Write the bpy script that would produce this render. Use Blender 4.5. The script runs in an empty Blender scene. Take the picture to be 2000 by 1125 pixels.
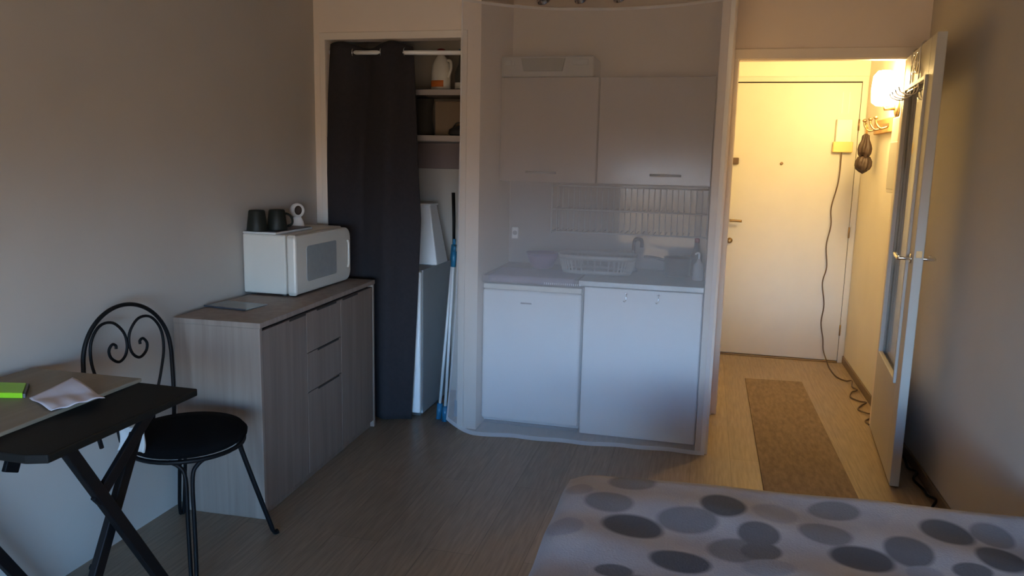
import bpy, bmesh, math, random
from math import sin, cos, pi, sqrt, radians, atan2, exp
from mathutils import Vector, Matrix
random.seed(4)
S = bpy.context.scene
COL = S.collection

# ------------------------------------------------------------------ camera
CAMZ = 1.45
cd = bpy.data.cameras.new('camera'); cam = bpy.data.objects.new('camera', cd); COL.objects.link(cam)
cd.sensor_width = 36.0; cd.lens = 1510.0 / 2000.0 * 36.0; cd.clip_start = 0.02; cd.clip_end = 60
_d = Vector((385, -241.5, 1510.0)).normalized()
_v = Vector((-200, 9140, 1510.0)); _v = (_v - _d * _v.dot(_d)).normalized()
_l = _v.cross(_d).normalized()
if _l.x < 0: _l = -_l
ROWS = (_l, _d, -_v)
cx = Vector([r.x for r in ROWS]); cy = Vector([r.y for r in ROWS]); cz = Vector([r.z for r in ROWS])
M3 = Matrix((cx, -cy, -cz)).transposed()
cam.matrix_world = Matrix.Translation((0, 0, CAMZ)) @ M3.to_4x4()
S.camera = cam

# ------------------------------------------------------------------ world: dusk sky above a dark street
SKY = 25.0
w = bpy.data.worlds.new('dusk_sky'); S.world = w; w.use_nodes = True
nt = w.node_tree; nt.nodes.clear()
out = nt.nodes.new('ShaderNodeOutputWorld'); bg = nt.nodes.new('ShaderNodeBackground')
tc = nt.nodes.new('ShaderNodeTexCoord'); sp = nt.nodes.new('ShaderNodeSeparateXYZ'); cr = nt.nodes.new('ShaderNodeValToRGB')
mr = nt.nodes.new('ShaderNodeMapRange')
mr.inputs['From Min'].default_value = -0.5; mr.inputs['From Max'].default_value = 0.6
nt.links.new(tc.outputs['Generated'], sp.inputs[0]); nt.links.new(sp.outputs['Z'], mr.inputs['Value'])
nt.links.new(mr.outputs[0], cr.inputs[0]); nt.links.new(cr.outputs[0], bg.inputs[0]); nt.links.new(bg.outputs[0], out.inputs[0])
e = cr.color_ramp.elements
e[0].position = 0.0; e[0].color = (0.20, 0.145, 0.10, 1)
e[1].position = 1.0; e[1].color = (0.05, 0.09, 0.18, 1)
a = e.new(0.41); a.color = (0.31, 0.218, 0.136, 1)
a = e.new(0.50); a.color = (0.88, 1.36, 1.98, 1)
a = e.new(0.61); a.color = (0.07, 0.37, 0.92, 1)
a = e.new(0.75); a.color = (0.03, 0.20, 0.52, 1)
bg.inputs[1].default_value = SKY

# ------------------------------------------------------------------ exposure
S.view_settings.view_transform = 'Standard'; S.view_settings.look = 'None'
S.view_settings.exposure = 0.0; S.view_settings.gamma = 1.0; S.view_settings.use_curve_mapping = False
S.cycles.max_bounces = 14; S.cycles.diffuse_bounces = 8; S.cycles.glossy_bounces = 6; S.cycles.transparent_max_bounces = 16; S.cycles.transmission_bounces = 8
S.cycles.caustics_reflective = False; S.cycles.caustics_refractive = False
S.cycles.sample_clamp_indirect = 4.0
LAMP = 162.0      # hall sconce shade emission
LAMP_COL = (1.0, 0.69, 0.27)

# ------------------------------------------------------------------ materials
def mat(name, col, rough=0.6, var=0.06, scale=6.0, bump=0.0, bscale=120.0, metal=0.0, spec=0.5, stretch=(1, 1, 1), sheen=0.0):
    m = bpy.data.materials.new(name); m.use_nodes = True
    n = m.node_tree.nodes; L = m.node_tree.links; b = n['Principled BSDF']
    b.inputs['Roughness'].default_value = rough; b.inputs['Metallic'].default_value = metal
    b.inputs['Specular IOR Level'].default_value = spec
    if sheen: b.inputs['Sheen Weight'].default_value = sheen
    t = n.new('ShaderNodeTexCoord'); mp = n.new('ShaderNodeMapping'); mp.inputs['Scale'].default_value = stretch
    L.new(t.outputs['Object'], mp.inputs[0])
    nz = n.new('ShaderNodeTexNoise'); nz.inputs['Scale'].default_value = scale; nz.inputs['Detail'].default_value = 4
    L.new(mp.outputs[0], nz.inputs['Vector'])
    r = n.new('ShaderNodeValToRGB')
    lo = tuple(c * (1 - var) for c in col) + (1,); hi = tuple(min(1, c * (1 + var)) for c in col) + (1,)
    r.color_ramp.elements[0].color = lo; r.color_ramp.elements[0].position = 0.3
    r.color_ramp.elements[1].color = hi; r.color_ramp.elements[1].position = 0.7
    L.new(nz.outputs[0], r.inputs[0]); L.new(r.outputs[0], b.inputs['Base Color'])
    if bump:
        n2 = n.new('ShaderNodeTexNoise'); n2.inputs['Scale'].default_value = bscale; n2.inputs['Detail'].default_value = 3
        bp = n.new('ShaderNodeBump'); bp.inputs['Strength'].default_value = bump; bp.inputs['Distance'].default_value = 0.002
        L.new(mp.outputs[0], n2.inputs['Vector']); L.new(n2.outputs[0], bp.inputs['Height']); L.new(bp.outputs[0], b.inputs['Normal'])
    return m

def plank_mat(name, c1, c2, rough, pw, pl, rot=0.0):
    m = bpy.data.materials.new(name); m.use_nodes = True
    n = m.node_tree.nodes; L = m.node_tree.links; b = n['Principled BSDF']; b.inputs['Roughness'].default_value = rough
    t = n.new('ShaderNodeTexCoord'); mp = n.new('ShaderNodeMapping'); mp.inputs['Rotation'].default_value = (0, 0, rot)
    L.new(t.outputs['Object'], mp.inputs[0])
    br = n.new('ShaderNodeTexBrick'); br.inputs['Scale'].default_value = 1.0
    br.inputs['Brick Width'].default_value = pl; br.inputs['Row Height'].default_value = pw; br.inputs['Mortar Size'].default_value = 0.0012
    br.inputs['Color1'].default_value = c1 + (1,); br.inputs['Color2'].default_value = c2 + (1,)
    br.inputs['Mortar'].default_value = tuple(c * 0.6 for c in c1) + (1,)
    L.new(mp.outputs[0], br.inputs['Vector'])
    m2 = n.new('ShaderNodeMapping'); m2.inputs['Scale'].default_value = (3, 42, 3); L.new(mp.outputs[0], m2.inputs[0])
    nz = n.new('ShaderNodeTexNoise'); nz.inputs['Scale'].default_value = 2.0; nz.inputs['Detail'].default_value = 6; nz.inputs['Distortion'].default_value = 0.4
    L.new(m2.outputs[0], nz.inputs['Vector'])
    rr = n.new('ShaderNodeValToRGB'); rr.color_ramp.elements[0].position = 0.32; rr.color_ramp.elements[1].position = 0.72
    rr.color_ramp.elements[0].color = (0.72, 0.72, 0.72, 1); rr.color_ramp.elements[1].color = (1.1, 1.1, 1.1, 1)
    L.new(nz.outputs[0], rr.inputs[0])
    mx = n.new('ShaderNodeMix'); mx.data_type = 'RGBA'; mx.blend_type = 'MULTIPLY'; mx.inputs[0].default_value = 1.0
    L.new(br.outputs['Color'], mx.inputs[6]); L.new(rr.outputs[0], mx.inputs[7]); L.new(mx.outputs[2], b.inputs['Base Color'])
    return m

def grain_mat(name, c1, c2, rough=0.5, axis=2, freq=34.0):
    """wood grain running along one axis"""
    m = bpy.data.materials.new(name); m.use_nodes = True
    n = m.node_tree.nodes; L = m.node_tree.links; b = n['Principled BSDF']; b.inputs['Roughness'].default_value = rough
    t = n.new('ShaderNodeTexCoord'); mp = n.new('ShaderNodeMapping')
    sc = [freq, freq, freq]; sc[axis] = 1.3; mp.inputs['Scale'].default_value = sc
    L.new(t.outputs['Object'], mp.inputs[0])
    nz = n.new('ShaderNodeTexNoise'); nz.inputs['Scale'].default_value = 1.0; nz.inputs['Detail'].default_value = 5; nz.inputs['Distortion'].default_value = 0.6
    L.new(mp.outputs[0], nz.inputs['Vector'])
    rr = n.new('ShaderNodeValToRGB'); rr.color_ramp.elements[0].position = 0.35; rr.color_ramp.elements[1].position = 0.68
    rr.color_ramp.elements[0].color = c1 + (1,); rr.color_ramp.elements[1].color = c2 + (1,)
    L.new(nz.outputs[0], rr.inputs[0]); L.new(rr.outputs[0], b.inputs['Base Color'])
    return m

def emis(name, col, s):
    m = bpy.data.materials.new(name); m.use_nodes = True
    n = m.node_tree.nodes; b = n['Principled BSDF']
    b.inputs['Base Color'].default_value = (0.9, 0.85, 0.75, 1)
    b.inputs['Emission Color'].default_value = col + (1,); b.inputs['Emission Strength'].default_value = s
    return m

def sheer_mat(name, col, alpha):
    m = bpy.data.materials.new(name); m.use_nodes = True
    n = m.node_tree.nodes; L = m.node_tree.links; n.clear()
    o = n.new('ShaderNodeOutputMaterial'); mix = n.new('ShaderNodeMixShader'); tr = n.new('ShaderNodeBsdfTransparent')
    df = n.new('ShaderNodeBsdfDiffuse'); tl = n.new('ShaderNodeBsdfTranslucent'); m2 = n.new('ShaderNodeMixShader')
    df.inputs[0].default_value = col + (1,); tl.inputs[0].default_value = col + (1,); m2.inputs[0].default_value = 0.35
    L.new(df.outputs[0], m2.inputs[1]); L.new(tl.outputs[0], m2.inputs[2])
    mix.inputs[0].default_value = alpha
    L.new(tr.outputs[0], mix.inputs[1]); L.new(m2.outputs[0], mix.inputs[2]); L.new(mix.outputs[0], o.inputs[0])
    return m

def glass_mat(name, col=(0.97, 0.98, 0.97)):
    m = bpy.data.materials.new(name); m.use_nodes = True
    n = m.node_tree.nodes; L = m.node_tree.links; n.clear()
    o = n.new('ShaderNodeOutputMaterial'); mix = n.new('ShaderNodeMixShader'); tr = n.new('ShaderNodeBsdfTransparent')
    gl = n.new('ShaderNodeBsdfGlossy'); lw = n.new('ShaderNodeLayerWeight'); pw = n.new('ShaderNodeMath'); pw.operation = 'POWER'; pw.inputs[1].default_value = 5.0
    fr = n.new('ShaderNodeMapRange'); fr.inputs['To Min'].default_value = 0.04; fr.inputs['To Max'].default_value = 1.0
    lw.inputs[0].default_value = 0.5; L.new(lw.outputs['Facing'], pw.inputs[0]); L.new(pw.outputs[0], fr.inputs['Value'])
    tr.inputs[0].default_value = col + (1,); gl.inputs['Roughness'].default_value = 0.03
    L.new(fr.outputs[0], mix.inputs[0]); L.new(tr.outputs[0], mix.inputs[1]); L.new(gl.outputs[0], mix.inputs[2]); L.new(mix.outputs[0], o.inputs[0])
    return m

M = {}
M['wall'] = mat('taupe_paint', (0.50, 0.46, 0.415), 0.85, 0.03, 3, 0.15, 90)
M['wallc'] = mat('cream_paint', (0.76, 0.66, 0.575), 0.8, 0.03, 3, 0.1, 90)
M['hall'] = mat('hall_paint', (0.72, 0.68, 0.59), 0.75, 0.03, 3, 0.1, 90)
M['ceil'] = mat('ceiling_paint', (0.74, 0.70, 0.64), 0.9, 0.02)
M['trim'] = mat('trim_paint', (0.74, 0.66, 0.58), 0.5, 0.03)
M['floor'] = plank_mat('laminate_planks', (0.285, 0.21, 0.14), (0.33, 0.243, 0.165), 0.36, 0.19, 1.28, pi / 2)
M['skirt'] = mat('brown_skirting', (0.17, 0.12, 0.08), 0.5)
M['tile'] = mat('glossy_backsplash', (0.30, 0.275, 0.27), 0.06, 0.03)
M['white'] = mat('white_enamel', (0.88, 0.88, 0.88), 0.28, 0.02)
M['whitem'] = mat('white_laminate', (0.87, 0.86, 0.86), 0.4, 0.02)
M['cab'] = mat('taupe_cabinet', (0.34, 0.29, 0.27), 0.16, 0.03)
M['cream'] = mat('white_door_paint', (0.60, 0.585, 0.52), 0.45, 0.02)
M['grey'] = mat('grey_metal_side', (0.36, 0.38, 0.39), 0.5, 0.04)
M['dgrey'] = mat('dark_grey_plastic', (0.09, 0.09, 0.09), 0.5)
M['grille'] = mat('grey_grille', (0.16, 0.16, 0.14), 0.6)
M['steel'] = mat('brushed_steel', (0.36, 0.37, 0.38), 0.45, 0.05, 40, metal=0.9)
M['chrome'] = mat('chrome', (0.85, 0.85, 0.85), 0.1, 0.01, metal=1.0)
M['black'] = mat('black_metal', (0.004, 0.004, 0.005), 0.55, 0.1, spec=0.22)
M['blackt'] = mat('black_table_top', (0.005, 0.0055, 0.005), 0.65, 0.1, 30, spec=0.22)
M['blackc'] = mat('black_cushion', (0.003, 0.003, 0.0036), 0.95, 0.1, 60, 0.3, spec=0.1)
M['beige'] = grain_mat('beige_wood_board', (0.24, 0.205, 0.155), (0.285, 0.245, 0.185), 0.6, 1, 20)
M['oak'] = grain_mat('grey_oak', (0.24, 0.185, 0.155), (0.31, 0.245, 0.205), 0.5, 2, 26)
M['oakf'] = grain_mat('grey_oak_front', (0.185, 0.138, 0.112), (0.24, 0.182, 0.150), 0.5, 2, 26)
M['gap'] = mat('gap_shade', (0.03, 0.026, 0.024), 0.8)  # near-black colour standing in for the shade inside gaps and recesses
M['lime'] = mat('lime_plastic', (0.33, 0.72, 0.02), 0.4)
M['paper'] = mat('white_paper', (0.66, 0.63, 0.68), 0.8, 0.04, 20)
M['cloth'] = mat('pale_cloth', (0.58, 0.60, 0.60), 0.9, 0.05, 40, 0.3)
M['curtain'] = mat('dark_navy_cloth', (0.022, 0.019, 0.023), 0.95, 0.12, 50, 0.3, 300)
M['bottle'] = mat('white_plastic_bottle', (0.66, 0.63, 0.58), 0.4)
M['orange'] = mat('orange_label', (0.62, 0.17, 0.04), 0.5)
M['red'] = mat('red_cap', (0.32, 0.04, 0.04), 0.4)
M['blue'] = mat('blue_plastic', (0.02, 0.16, 0.30), 0.4)
M['pole'] = mat('white_pole', (0.74, 0.75, 0.76), 0.35)
M['card'] = mat('brown_cardboard', (0.22, 0.16, 0.11), 0.8)
M['shelf'] = mat('pale_shelf', (0.40, 0.35, 0.33), 0.6)
M['mauve'] = mat('mauve_panel', (0.20, 0.16, 0.16), 0.7)
M['darkbox'] = mat('dark_bag', (0.03, 0.027, 0.025), 0.8)
M['dmug'] = mat('dark_green_ceramic', (0.011, 0.014, 0.012), 0.5, spec=0.3)
M['slate'] = mat('slate_tray', (0.05, 0.055, 0.07), 0.4)
M['glassb'] = mat('blue_grey_cover', (0.22, 0.25, 0.26), 0.22)
M['mwglass'] = mat('grey_oven_window', (0.30, 0.315, 0.32), 0.25, 0.05, 30)
M['lilac'] = mat('lilac_cloth', (0.24, 0.20, 0.26), 0.9, 0.06, 40)
M['purple'] = mat('purple_plastic', (0.20, 0.12, 0.24), 0.45)
M['basket'] = mat('veil_greyed_plastic', (0.34, 0.33, 0.33), 0.5)  # greyed so the sheer curtain's fading is put into the colour
M['dbottle'] = mat('dark_bottle', (0.07, 0.07, 0.065), 0.3)
M['soap'] = mat('pale_soap', (0.38, 0.38, 0.40), 0.35)
M['rug'] = mat('grey_brown_rug', (0.19, 0.138, 0.105), 0.95, 0.22, 60, 0.5, 260, stretch=(1, 0.25, 1))
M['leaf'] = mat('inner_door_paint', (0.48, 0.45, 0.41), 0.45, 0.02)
M['niche'] = mat('niche_dimmed_paint', (0.68, 0.58, 0.50), 0.8, 0.03, 3)  # darkened copy of the cream, putting the veiled niche's dimness into the colour
M['oven'] = mat('warm_white_enamel', (0.64, 0.61, 0.55), 0.3, 0.02)
M['boxw'] = mat('white_plastic_box', (0.82, 0.78, 0.70), 0.4)
M['boxy'] = mat('yellow_base', (0.80, 0.60, 0.22), 0.45)
M['brass'] = mat('aged_brass', (0.30, 0.20, 0.10), 0.35, 0.05, metal=0.8)
M['woodb'] = grain_mat('honey_wood', (0.42, 0.22, 0.07), (0.55, 0.31, 0.11), 0.5, 1, 30)
M['umb'] = mat('dark_brown_nylon', (0.035, 0.018, 0.012), 0.6, 0.15, 30)
M['cord'] = mat('dark_brown_cord', (0.10, 0.06, 0.035), 0.5)
M['glass'] = glass_mat('pane_glass')
M['shade'] = emis('lit_shade', LAMP_COL, LAMP)
M['veil'] = sheer_mat('white_organza', (0.80, 0.77, 0.78), 0.247)
M['hem'] = sheer_mat('white_organza_hem', (0.84, 0.82, 0.84), 0.45)
M['shutter'] = mat('shutter_slats', (0.45, 0.43, 0.40), 0.6)
M['mattress'] = mat('mattress_cloth', (0.55, 0.52, 0.50), 0.9, 0.03, 30)

# pebble bedspread: overlapping grey ovals printed on pale plush (positions in bed coordinates)
def pebble_mat(name, ovals):
    m = bpy.data.materials.new(name); m.use_nodes = True
    n = m.node_tree.nodes; L = m.node_tree.links; b = n['Principled BSDF']; b.inputs['Roughness'].default_value = 0.95
    b.inputs['Sheen Weight'].default_value = 0.15
    t = n.new('ShaderNodeTexCoord')
    nz = n.new('ShaderNodeTexNoise'); nz.inputs['Scale'].default_value = 7.0; nz.inputs['Detail'].default_value = 4
    L.new(t.outputs['Object'], nz.inputs['Vector'])
    r = n.new('ShaderNodeValToRGB'); r.color_ramp.elements[0].position = 0.35; r.color_ramp.elements[1].position = 0.65
    r.color_ramp.elements[0].color = (0.315, 0.29, 0.31, 1); r.color_ramp.elements[1].color = (0.385, 0.355, 0.365, 1)
    L.new(nz.outputs[0], r.inputs[0]); prev = r.outputs[0]
    for (ux, uy, ra, rb, ang, dk) in ovals:
        mp = n.new('ShaderNodeMapping'); mp.vector_type = 'TEXTURE'
        mp.inputs['Location'].default_value = (ux, uy, 0); mp.inputs['Rotation'].default_value = (0, 0, ang)
        mp.inputs['Scale'].default_value = (ra, rb, 1000)
        L.new(t.outputs['Object'], mp.inputs[0])
        ln = n.new('ShaderNodeVectorMath'); ln.operation = 'LENGTH'; L.new(mp.outputs[0], ln.inputs[0])
        q = n.new('ShaderNodeMapRange'); q.inputs['From Min'].default_value = 1.12; q.inputs['From Max'].default_value = 0.90
        q.inputs['To Min'].default_value = 0.0; q.inputs['To Max'].default_value = 1.0
        L.new(ln.outputs['Value'], q.inputs['Value'])
        mx = n.new('ShaderNodeMix'); mx.data_type = 'RGBA'; L.new(q.outputs[0], mx.inputs[0]); L.new(prev, mx.inputs[6])
        c = {0: (0.24, 0.23, 0.26), 1: (0.145, 0.135, 0.15), 2: (0.085, 0.078, 0.09), 3: (0.036, 0.033, 0.043)}[dk]
        # tonal drift inside each printed stone
        m3 = n.new('ShaderNodeMix'); m3.data_type = 'RGBA'; L.new(nz.outputs[0], m3.inputs[0])
        m3.inputs[6].default_value = tuple(k * 0.75 for k in c) + (1,); m3.inputs[7].default_value = tuple(k * 1.35 for k in c) + (1,)
        L.new(m3.outputs[2], mx.inputs[7]); prev = mx.outputs[2]
    L.new(prev, b.inputs['Base Color'])
    n2 = n.new('ShaderNodeTexNoise'); n2.inputs['Scale'].default_value = 160; bp = n.new('ShaderNodeBump'); bp.inputs['Strength'].default_value = 0.4; bp.inputs['Distance'].default_value = 0.004
    L.new(t.outputs['Object'], n2.inputs['Vector']); L.new(n2.outputs[0], bp.inputs['Height']); L.new(bp.outputs[0], b.inputs['Normal'])
    return m

# ------------------------------------------------------------------ mesh helpers (all in world coordinates)
class MB:
    def __init__(self): self.bm = bmesh.new(); self.smooth = False
    def box(self, x0, x1, y0, y1, z0, z1, bev=0.0, seg=2, mtx=None):
        b = bmesh.new(); bmesh.ops.create_cube(b, size=1.0)
        bmesh.ops.transform(b, matrix=Matrix.Translation(((x0 + x1) / 2, (y0 + y1) / 2, (z0 + z1) / 2)) @ Matrix.Diagonal((x1 - x0, y1 - y0, z1 - z0, 1)), verts=b.verts)
        if bev > 0: bmesh.ops.bevel(b, geom=b.edges[:], offset=bev, segments=seg, profile=0.5, affect='EDGES')
        if mtx is not None: bmesh.ops.transform(b, matrix=mtx, verts=b.verts)
        self.add(b); return self
    def add(self, b):
        me = bpy.data.meshes.new('t'); b.to_mesh(me); b.free(); self.bm.from_mesh(me); bpy.data.meshes.remove(me)
    def bar(self, p, q, wx, wy, bev=0.0, roll=0.0):
        p = Vector(p); q = Vector(q); d = q - p; b = bmesh.new(); bmesh.ops.create_cube(b, size=1.0)
        bmesh.ops.transform(b, matrix=Matrix.Diagonal((wx, wy, d.length, 1)), verts=b.verts)
        if bev > 0: bmesh.ops.bevel(b, geom=b.edges[:], offset=bev, segments=2, profile=0.5, affect='EDGES')
        zq = d.normalized(); xr = Vector((1, 0, 0)) if abs(zq.x) < 0.9 else Vector((0, 1, 0))
        yq = zq.cross(xr).normalized(); xq = yq.cross(zq).normalized()
        R = Matrix((xq, yq, zq)).transposed().to_4x4() @ Matrix.Rotation(roll, 4, 'Z')
        bmesh.ops.transform(b, matrix=Matrix.Translation((p + q) / 2) @ R, verts=b.verts)
        self.add(b); return self
    def tube(self, pts, r, seg=10, closed=False):
        pts = [Vector(p) for p in pts]; n = len(pts); rr = r if isinstance(r, (list, tuple)) else [r] * n
        b = self.bm; rings = []; up = None
        for i, p in enumerate(pts):
            if closed: t = pts[(i + 1) % n] - pts[i - 1]
            else: t = pts[min(i + 1, n - 1)] - pts[max(i - 1, 0)]
            t.normalize()
            if up is None: up = t.orthogonal().normalized()
            up = (up - t * up.dot(t))
            up = up.normalized() if up.length > 1e-6 else t.orthogonal().normalized()
            sd = t.cross(up)
            rings.append([b.verts.new(p + (up * cos(2 * pi * k / seg) + sd * sin(2 * pi * k / seg)) * rr[i]) for k in range(seg)])
        for i in range(n if closed else n - 1):
            A = rings[i]; B = rings[(i + 1) % n]
            for k in range(seg): b.faces.new((A[k], A[(k + 1) % seg], B[(k + 1) % seg], B[k])).smooth = True
        if not closed:
            b.faces.new(rings[0][::-1]); b.faces.new(rings[-1])
        return self
    def lathe(self, prof, c, seg=32, axis=(0, 0, 1), sx=1.0, sy=1.0, cap=True):
        zq = Vector(axis).normalized(); xq = Vector((1, 0, 0)) if abs(zq.x) < 0.9 else Vector((0, 1, 0))
        yq = zq.cross(xq).normalized(); xq = yq.cross(zq).normalized(); c = Vector(c); b = self.bm; rings = []
        for (r, h) in prof:
            rings.append([b.verts.new(c + xq * (r * sx * cos(2 * pi * k / seg)) + yq * (r * sy * sin(2 * pi * k / seg)) + zq * h) for k in range(seg)])
        for A, B in zip(rings, rings[1:]):
            for k in range(seg): b.faces.new((A[k], A[(k + 1) % seg], B[(k + 1) % seg], B[k])).smooth = True
        if cap:
            b.faces.new(rings[0][::-1]); b.faces.new(rings[-1])
        return self
    def grid(self, f, nu, nv, thick=0.0, smooth=True, cond=None):
        """surface f(u,v)->point; thick gives it depth along its normal"""
        P = [[Vector(f(i / nu, j / nv)) for j in range(nv + 1)] for i in range(nu + 1)]; b = self.bm
        def layer(off):
            V = []
            for i in range(nu + 1):
                row = []
                for j in range(nv + 1):
                    du = P[min(i + 1, nu)][j] - P[max(i - 1, 0)][j]; dv = P[i][min(j + 1, nv)] - P[i][max(j - 1, 0)]
                    nn = du.cross(dv); nn = nn.normalized() if nn.length > 1e-9 else Vector((0, 0, 1))
                    row.append(b.verts.new(P[i][j] + nn * off))
                V.append(row)
            return V
        A = layer(0.0 if not thick else thick / 2)
        for i in range(nu):
            for j in range(nv): b.faces.new((A[i][j], A[i + 1][j], A[i + 1][j + 1], A[i][j + 1])).smooth = smooth
        if thick:
            B = layer(-thick / 2)
            for i in range(nu):
                for j in range(nv): b.faces.new((B[i][j], B[i][j + 1], B[i + 1][j + 1], B[i + 1][j])).smooth = smooth
            for i in range(nu):
                b.faces.new((A[i][0], B[i][0], B[i + 1][0], A[i + 1][0])); b.faces.new((A[i][nv], A[i + 1][nv], B[i + 1][nv], B[i][nv]))
            for j in range(nv):
                b.faces.new((A[0][j], A[0][j + 1], B[0][j + 1], B[0][j])); b.faces.new((A[nu][j], B[nu][j], B[nu][j + 1], A[nu][j + 1]))
        return self
    def prism(self, poly, d0, d1, plane='xy', bev=0.0):
        b = bmesh.new()
        def pt(u, v, d): return {'xy': (u, v, d), 'xz': (u, d, v), 'yz': (d, u, v)}[plane]
        A = [b.verts.new(pt(u, v, d0)) for u, v in poly]; B = [b.verts.new(pt(u, v, d1)) for u, v in poly]; n = len(poly)
        b.faces.new(A[::-1]); b.faces.new(B)
        for i in range(n): b.faces.new((A[i], A[(i + 1) % n], B[(i + 1) % n], B[i]))
        bmesh.ops.recalc_face_normals(b, faces=b.faces[:])
        if bev > 0: bmesh.ops.bevel(b, geom=b.edges[:], offset=bev, segments=2, profile=0.5, affect='EDGES')
        self.add(b); return self
    def build(self, name, m, parent=None, label=None, recalc=True, smooth=False, subsurf=0):
        if recalc: bmesh.ops.recalc_face_normals(self.bm, faces=self.bm.faces[:])
        me = bpy.data.meshes.new(name)
        if smooth:
            for f in self.bm.faces: f.smooth = True
        self.bm.to_mesh(me); self.bm.free()
        root = parent
        while root is not None and root.parent is not None: root = root.parent
        if root is not None: me.transform(root.matrix_basis.inverted())
        o = bpy.data.objects.new(name, me); COL.objects.link(o)
        for mm in (m if isinstance(m, (list, tuple)) else [m]): me.materials.append(mm)
        if parent is not None: o.parent = parent
        if label: o['label'] = label
        if subsurf:
            s = o.modifiers.new('smooth', 'SUBSURF'); s.levels = subsurf; s.render_levels = subsurf
        return o
def tag(o, label, cat, group=None, kind=None):
    o['label'] = label; o['category'] = cat
    if group: o['group'] = group
    if kind: o['kind'] = kind
    return o
def thing(name, label, cat, loc=(0, 0, 0), rz=0.0, group=None, kind=None):
    o = bpy.data.objects.new(name, None); o.empty_display_size = 0.1; COL.objects.link(o)
    o.location = loc; o.rotation_euler = (0, 0, rz)
    o.matrix_basis = Matrix.Translation(loc) @ Matrix.Rotation(rz, 4, 'Z')
    return tag(o, label, cat, group, kind)
def struct(name, mb, m, **k):
    o = mb.build(name, m, **k); o['kind'] = 'structure'; return o
def copy_tree(o, parent=None):
    c = o.copy(); COL.objects.link(c)
    if parent is not None: c.parent = parent
    for ch in list(o.children): copy_tree(ch, c)
    return c
def smooth_path(pts, n=6, closed=False):
    """Catmull-Rom through points"""
    P = [Vector(p) for p in pts]; out = []; N = len(P)
    for i in range(N if closed else N - 1):
        p0 = P[i - 1] if (closed or i > 0) else P[0]; p1 = P[i]; p2 = P[(i + 1) % N]; p3 = P[(i + 2) % N] if (closed or i + 2 < N) else P[-1]
        for k in range(n):
            t = k / n
            out.append(0.5 * ((2 * p1) + (p2 - p0) * t + (2 * p0 - 5 * p1 + 4 * p2 - p3) * t * t + (3 * p1 - p0 - 3 * p2 + p3) * t ** 3))
    if not closed: out.append(P[-1])
    return out

# ------------------------------------------------------------------ the room
XL, XR = -2.07, 1.066
YR = -1.25            # rear wall, behind the camera
YB = 3.865            # front of closet / kitchen partition wall
YK = 4.52             # back of closet and kitchenette
YD = 4.55             # doorway wall
YE = 6.09             # entrance wall
ZC = 2.50
struct('floor', MB().box(XL - .1, XR + .1, YR - .1, YE + .1, -0.1, 0), M['floor'])
struct('ceiling', MB().box(XL - .1, XR + .1, YR - .1, YE + .1, ZC, ZC + .1), M['ceil'])
struct('wall_left', MB().box(XL - .1, XL, YR - .1, YK + .1, 0, ZC), M['wall'])
struct('wall_right', MB().box(XR, XR + .1, YR - .1, YD, 0, ZC), M['wall'])
struct('wall_hall_right', MB().box(XR, XR + .1, YD, YE + .1, 0, ZC), M['hall'])
# rear wall with a balcony window, roller shutter lowered half way
WX0, WX1, WZ1 = -1.15, 1.0, 2.15
struct('wall_rear', MB().box(XL, WX0, YR - .1, YR, 0, ZC).box(WX1, XR, YR - .1, YR, 0, ZC).box(WX0, WX1, YR - .1, YR, WZ1, ZC), M['wall'])
wf = MB()
for (a0, a1, b0, b1) in ((WX0, WX0 + .05, 0, WZ1), (WX1 - .05, WX1, 0, WZ1), (-.1, -.02, 0, WZ1), (WX0, WX1, 0, .06), (WX0, WX1, WZ1 - .06, WZ1)):
    wf.box(a0, a1, YR - .08, YR - .03, b0, b1, .004)
win = struct('window_1', wf, M['white'])
SHZ = 1.45
sh = MB()
for k in range(int((WZ1 - SHZ) / .05) + 1): sh.box(WX0 - .02, WX1 + .02, YR - .125, YR - .108, SHZ + k * .05, SHZ + k * .05 + .0495, .004)
sh.build('roller_shutter', M['shutter'], win)
MB().box(WX0 + .05, WX1 - .05, YR - .058, YR - .054, .06, WZ1 - .06).build('window_pane', M['glass'], win)

# closet / kitchen front wall: strip, header, pillar running back between closet and kitchenette
OPL, OPR, OPT = -2.0, -1.250, 2.052
PIL = -1.146
struct('wall_back', MB().box(XL, OPL, YB, YB + .08, 0, ZC).box(OPL, OPR, YB, YB + .08, OPT, ZC).box(OPR, PIL, YB, YK, 0, ZC), M['wallc'])
struct('wall_closet', MB().box(XL, OPR, YK, YK + .05, 0, ZC), M['wall'])
struct('wall_kitchen', MB().box(OPR, .1, YK, YK + .05, 0, ZC), M['niche'])
struct('wall_partition', MB().box(.017, .078, YB, YD + .06, 0, ZC), M['wallc'])
struct('wall_doorway', MB().box(.078, .112, YD, YD + .06, 0, ZC).box(.112, .99, YD, YD + .06, 2.03, ZC).box(.99, XR, YD, YD + .06, 0, ZC), M['wallc'])
struct('wall_hall_left', MB().box(.06, .13, YD + .06, YE + .1, 0, ZC), M['hall'])
struct('wall_entrance', MB().box(.13, .155, YE, YE + .08, 0, ZC).box(1.045, XR, YE, YE + .08, 0, ZC).box(.155, 1.045, YE, YE + .08, 2.065, ZC), M['hall'])
# closet casing
struct('trim_1', MB().box(OPL - .032, OPL, YB - .012, YB, 0, OPT + .038, .003).box(OPR, OPR + .035, YB - .012, YB, 0, OPT + .038, .003)
       .box(OPL - .032, OPR + .035, YB - .0125, YB, OPT, OPT + .038, .003), M['trim'])
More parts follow.
